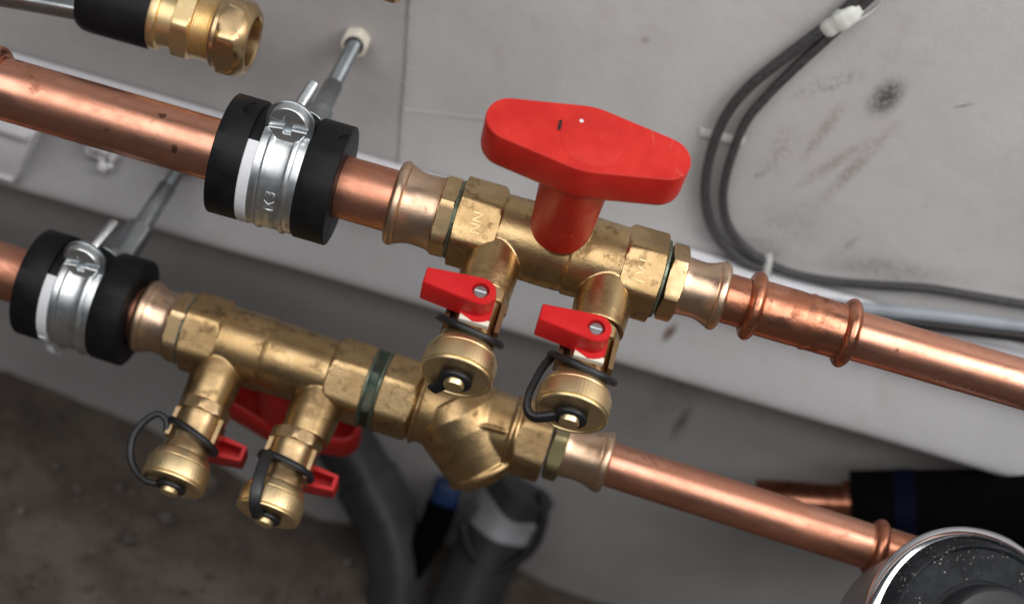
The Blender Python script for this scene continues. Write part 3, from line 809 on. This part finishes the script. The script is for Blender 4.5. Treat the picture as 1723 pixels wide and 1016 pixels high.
link('hex_ring', MB().hexnut(-236.5, -226, 21.6, 1.4, 1.4, 8, rnd=.5).mesh('hex_ring', 'brass_cap', sharp=28), t)
p = [(-227, 14)]
for k in range(18): p.append((-226.2+.72*k, 17.9 if k % 2 else 17.2))
p += [(-213, 18), (-212, 14)]
link('thread', MB().lathe(p, 64, cap=False).mesh('thread', 'brass_cap', sharp=60), t)
m = MB()
ap = 24*math.cos(R(30))
def nutrf(x, r, a):
    b = (a-R(8)+math.pi/6) % (math.pi/3) - math.pi/6
    return min(ap/math.cos(b), r)
m.lathe([(-214.5, 15), (-214.5, 19.6), (-213.5, 20.2), (-211.5, 20.2), (-211, 20.6), (-208.5, 23.4), (-201, 23.4), (-199.2, 22), (-197.5, 20.4), (-195.2, 18.4), (-194.2, 17.2), (-194.2, 15.0), (-195.0, 14.2), (-206, 13.6), (-220, 13.6), (-220, 0)], 96, rfun=nutrf, a0=8, a1=368, cap=False)
link('nut', m.mesh('nut', 'brass_nut', sharp=28), t)
t = thing('compression_fitting', T(.0, .080, .1020), 'brass fitting of which only the lower rim shows at the top edge', 'pipe fitting', 'brass compression fittings')
link('nut', MB().hexnut(-122, -107, 24.5, 1.5, 2.5, 18, rnd=.5).mesh('nut', 'brass_nut', sharp=28), t)
link('collar', MB().lathe([(-150, 10), (-150, 19), (-121, 19), (-121, 10)], 48, cap=False).mesh('collar', 'brass_cap'), t)

# ------------------------------------------------------------------ cables
def cable(name, pts, r, mat, label, cat='cable', sub=8):
    m = MB(); m.sweep(pts, r, r*1.0001, seg=14, sub=sub)
    return tag(link(name, m.mesh(name, mat, sharp=60)), label, cat)
y = 165.5
c1 = [(165, 156), (150.9, 130.4), (138.4, 104.8), (121.8, 77.9), (105.5, 49.5), (97.8, 25.6), (96.8, -.8), (100.8, -27.4), (109.6, -48.5), (122, -63.9), (137.7, -73.2), (150, -76.5), (163, -76.6)]
cable('cable', [(a, y-2.2, b) for i, (a, b) in enumerate(c1)], 3.25, 'cable', 'outer black cable of the looped pair on the wall, with printed specks')
c2 = [(169, 152), (154.9, 126), (142.6, 99.0), (128.1, 69.0), (118.2, 46.4), (111.2, 24.3), (110.4, -1.9), (113.4, -28.1), (122.1, -49), (136.6, -63), (153.9, -70.6), (176.4, -74.6), (204.5, -71.6), (234.7, -64.3), (264.7, -56.2), (295.9, -51.7), (342.5, -45.2), (420, -34)]
cable('cable', [(a, y-(.8 if i < 9 else 1.5), b) for i, (a, b) in enumerate(c2)], 2.85, 'cable', 'inner black cable of the looped pair, running on to the right edge')
cable('cable', [(130, 141, -79.0), (164.4, 139, -79), (206, 140, -74), (240, 142, -68), (280, 144, -60.5), (341, 146, -50.6), (420, 146, -38)], 3.7, 'cable_grey', 'grey blue cable lying on the ledge behind the long copper pipe')
cable('cable', [(160, 134, -80.6), (204.5, 136, -80), (226, 139, -76.2), (269, 142, -69.8), (344, 142, -54.8), (420, 142, -40)], 3.8, 'ink_black', 'black cable under the grey blue one above the long copper pipe')
def clip(pts, w, h, mat, label, up=(0, -1, 0)):
    m = MB(); m.sweep(pts, w, h, seg=12, sub=5, up=up)
    return tag(link('cable_clip', m.mesh('cable_clip', mat, sharp=50)), label, 'cable clip', 'cable clips on the wall')
clip([(86, 169, 6.5), (89, 168.3, 6.8), (104, 168.2, 7.6), (112, 168.3, 8.2), (115, 169, 8.4)], 3.0, .7, 'clearish', 'pale plastic clip behind the cable pair beside the red T-handle')
clip([(157.5, 168.0, -67.5), (158.5, 162, -69), (159.5, 159.5, -75), (160.5, 159.5, -81), (161.5, 163, -83.2)], 2.6, .8, 'clearish', 'milky plastic clip on the cables just above the copper coupling')
# lump of filler round the cables at the top
def blob(name, balls, mat, label, cat, vox=.9, it=6):
    m = MB()
    for (c, r) in balls:
        m.lathe([(-r*math.cos(R(a)), r*math.sin(R(a))) for a in range(0, 181, 15)], 20, T(*c))
    return tag(link(name, m.mesh(name, mat, voxel=vox, smooth_it=it)), label, cat)
m = MB()
P = catmull([(135.8, 163.5, 97.5), (139.6, 162, 103.2), (143.4, 161.6, 108.8), (147.4, 162.6, 113.6), (150.5, 165, 117.5)], 12)
P = [Vector((p.x+.5*nz(i*.4, 3), p.y, p.z+.5*nz(i*.4, 7))) for i, p in enumerate(P)]
m.sweep(P, 5.6, 4.6, seg=18, sub=1, up=(0, -1, 0), rv=lambda t: .72+.36*math.sin(math.pi*t)**.7+.22*nz(t*5, 4))
m.sweep([(149, 167, 106), (154, 167.5, 110), (159, 168.5, 116), (163, 169, 124)], 2.2, 1.2, seg=10, sub=5, rv=lambda t: 1.1-.7*t)
tag(link('cable_tie', m.mesh('cable_tie', 'clearish', sharp=80, voxel=.6, smooth_it=9)), 'frayed cream tie wrapped round the cable pair at the top edge of the wall', 'cable tie')

# ------------------------------------------------------------------ white bits on the ledge at the left
t = thing('trunking_piece', T(0, 0, 0), 'white plastic trunking end fixed to the ledge at the left edge', 'trunking')
m = MB()
P = [(-335.4, 120, -104), (-345.6, 120, -144.5)]
def trunk(m, y0, y1, inset):
    quad = [(-520, -98-0), (-334.0+0, -103.5), (-345.8, -144.6), (-520, -144.4)]
    m.prism(quad, [(0, 0), (y0-y1, 0)], Matrix(((1, 0, 0, 0), (0, 0, -1, y0), (0, 1, 0, 0), (0, 0, 0, 1))))
trunk(m, 137, 112, 0); link('cover', m.mesh('cover', 'white', bevel=1.2), t)
m = MB(); m.sweep([(-520, 111.5, -142.6), (-347.0, 111.5, -142.8)], 1.6, 1.6001, seg=12, sub=1); link('lip', m.mesh('lip', 'white'), t)
m = MB(); m.sweep([(-520, 111.5, -101), (-337, 111.5, -105.5)], 2.4, 2.4001, seg=12, sub=1); link('lip', m.mesh('lip', 'white'), t)
rf_ = random.Random(3)
blob('foam_lump', [((-293.5+9.5*rf_.uniform(-1, 1), 130+4*rf_.uniform(-1, 1), -113.5+9*rf_.uniform(-1, 1)), rf_.uniform(2.2, 4.6)) for k in range(26)]+[((-294, 133, -113), 6)],
     'white', 'lumpy white foam stuck on the ledge below the thick upper pipe', 'foam', .6, 3)

# ------------------------------------------------------------------ blurred things low in the background
t = thing('drain_pipe', T(0, 0, 0), 'thick dark grey plastic pipe curving down to the floor, left of the two', 'drain pipe')
m = MB(); m.sweep([(-98, 158, -330), (-82, 152, -344), (-58, 140, -366), (-36, 124, -392), (-24, 108, -420), (-16, 80, -480), (-12, 60, -540)], 20, 20.001, seg=28, sub=6); link('tube', m.mesh('tube', 'pvc', sharp=60), t)
m = MB(); m.sweep([(-72, 147.5, -353.5), (-58, 140, -366), (-50, 135, -374)], 22.5, 22.501, seg=28, sub=4); link('socket', m.mesh('socket', 'pvc', sharp=60), t)
t = thing('drain_pipe', T(0, 0, 0), 'grey plastic pipe with a pale label standing below the strainer, right of the two', 'drain pipe')
m = MB(); m.sweep([(50, 158, -325), (42, 150, -350), (36, 134, -384), (30, 112, -425), (24, 86, -480), (20, 66, -540)], 23, 23.001, seg=28, sub=6); link('tube', m.mesh('tube', 'pvc', sharp=60), t)
m = MB(); m.sweep([(45.5, 152, -340), (42, 149, -352), (40, 143, -364)], 24.0, 24.001, seg=28, sub=4); link('label_band', m.mesh('label_band', 'pvc_light', sharp=60), t)
cable('cable', [(62, 150, -318), (70, 140, -336), (68, 128, -356), (54, 118, -372), (40, 114, -376), (22, 118, -368), (10, 130, -352)], 3.2, 'ink_black', 'black cable hanging in a loop round the grey pipe with the label')
t = thing('hose_end', T(0, 0, 0), 'black hose with a bright blue end cap behind the strainer', 'hose')
m = MB(); m.sweep([(-8, 150, -334), (-8, 142, -352)], 11, 11.001, seg=24, sub=1); link('end_cap', m.mesh('end_cap', 'blue', bevel=2), t)
m = MB(); m.sweep([(-8, 143, -350), (-10, 132, -372), (-17, 120, -396), (-24, 106, -424), (-28, 90, -500)], 12, 12.001, seg=24, sub=5); link('tube', m.mesh('tube', 'foam_black', sharp=60), t)
t = thing('insulated_pipe', T(0, 0, 0), 'pipe in thick black insulation with a navy band at the right edge', 'insulated pipe')
m = MB(); m.sweep([(272, 110, -219), (292, 110, -210.5), (340, 109, -190), (470, 106, -134)], 26, 27.001, seg=36, sub=4); link('insulation', m.mesh('insulation', 'foam_black'), t)
m = MB(); m.sweep([(299, 109.8, -207.4), (312, 109.5, -201.8)], 27.0, 27.001, seg=36, sub=1); link('tape_band', m.mesh('tape_band', 'navy'), t)
m = MB(); m.sweep([(205, 109, -229), (226, 109, -222), (250, 108.5, -215), (275, 108, -206)], 12, 12.001, seg=30, sub=4); ct = link('copper_tube', m.mesh('copper_tube', 'copper_worn', sharp=60), t)
m = MB(); m.sweep([(262, 108, -210.6), (265, 108, -209.5), (268, 108, -208.4)], 14.5, 14.501, seg=30, sub=3); link('press_bead', m.mesh('press_bead', 'copper_worn', sharp=60), ct)

# ------------------------------------------------------------------ round pump head, bottom right
pc = CAM + (fwd + rgt*((1650-861.5)/2393) - upv*((1122-508)/2393))*.80
ax = (-fwd*.90 + rgt*.36 + upv*.25).normalized()
PM = frame(pc, ax, upv) @ Matrix.Scale(1.27, 4)
t = thing('pump', PM, 'round black pump head with a chrome rim at the bottom right corner', 'pump')
link('housing', MB().lathe([(-46, 20), (-46, 50), (-40, 53), (-9, 59.5), (-6, 60), (-6, 20)], 96, cap=False).mesh('housing', 'pump_grey'), t)
link('chrome_ring', MB().lathe([(-7, 57), (-7, 61.2), (-4, 62.4), (-1, 61.8), (.5, 60), (.5, 57.6), (-2, 56)], 128, cap=False).mesh('chrome_ring', 'chrome', sharp=50), t)
link('front_cover', MB().lathe([(-4, 57.5), (3.5, 55), (6, 54.4), (7.2, 53.4), (7.2, 52.4), (5.2, 51.2), (4.6, 40), (4.4, 20), (4.4, 0)], 128, cap=False).mesh('front_cover', 'speck', sharp=40), t)
link('knob', MB().lathe([(4, 38), (5, 37.4), (5.6, 36), (6.4, 35.2), (14.5, 34.2), (15.6, 33.2), (15.8, 32), (15.6, 14.5), (15.0, 13.6), (6, 13), (6, 0)], 96, cap=False).mesh('knob', 'black_gloss', sharp=40), t)
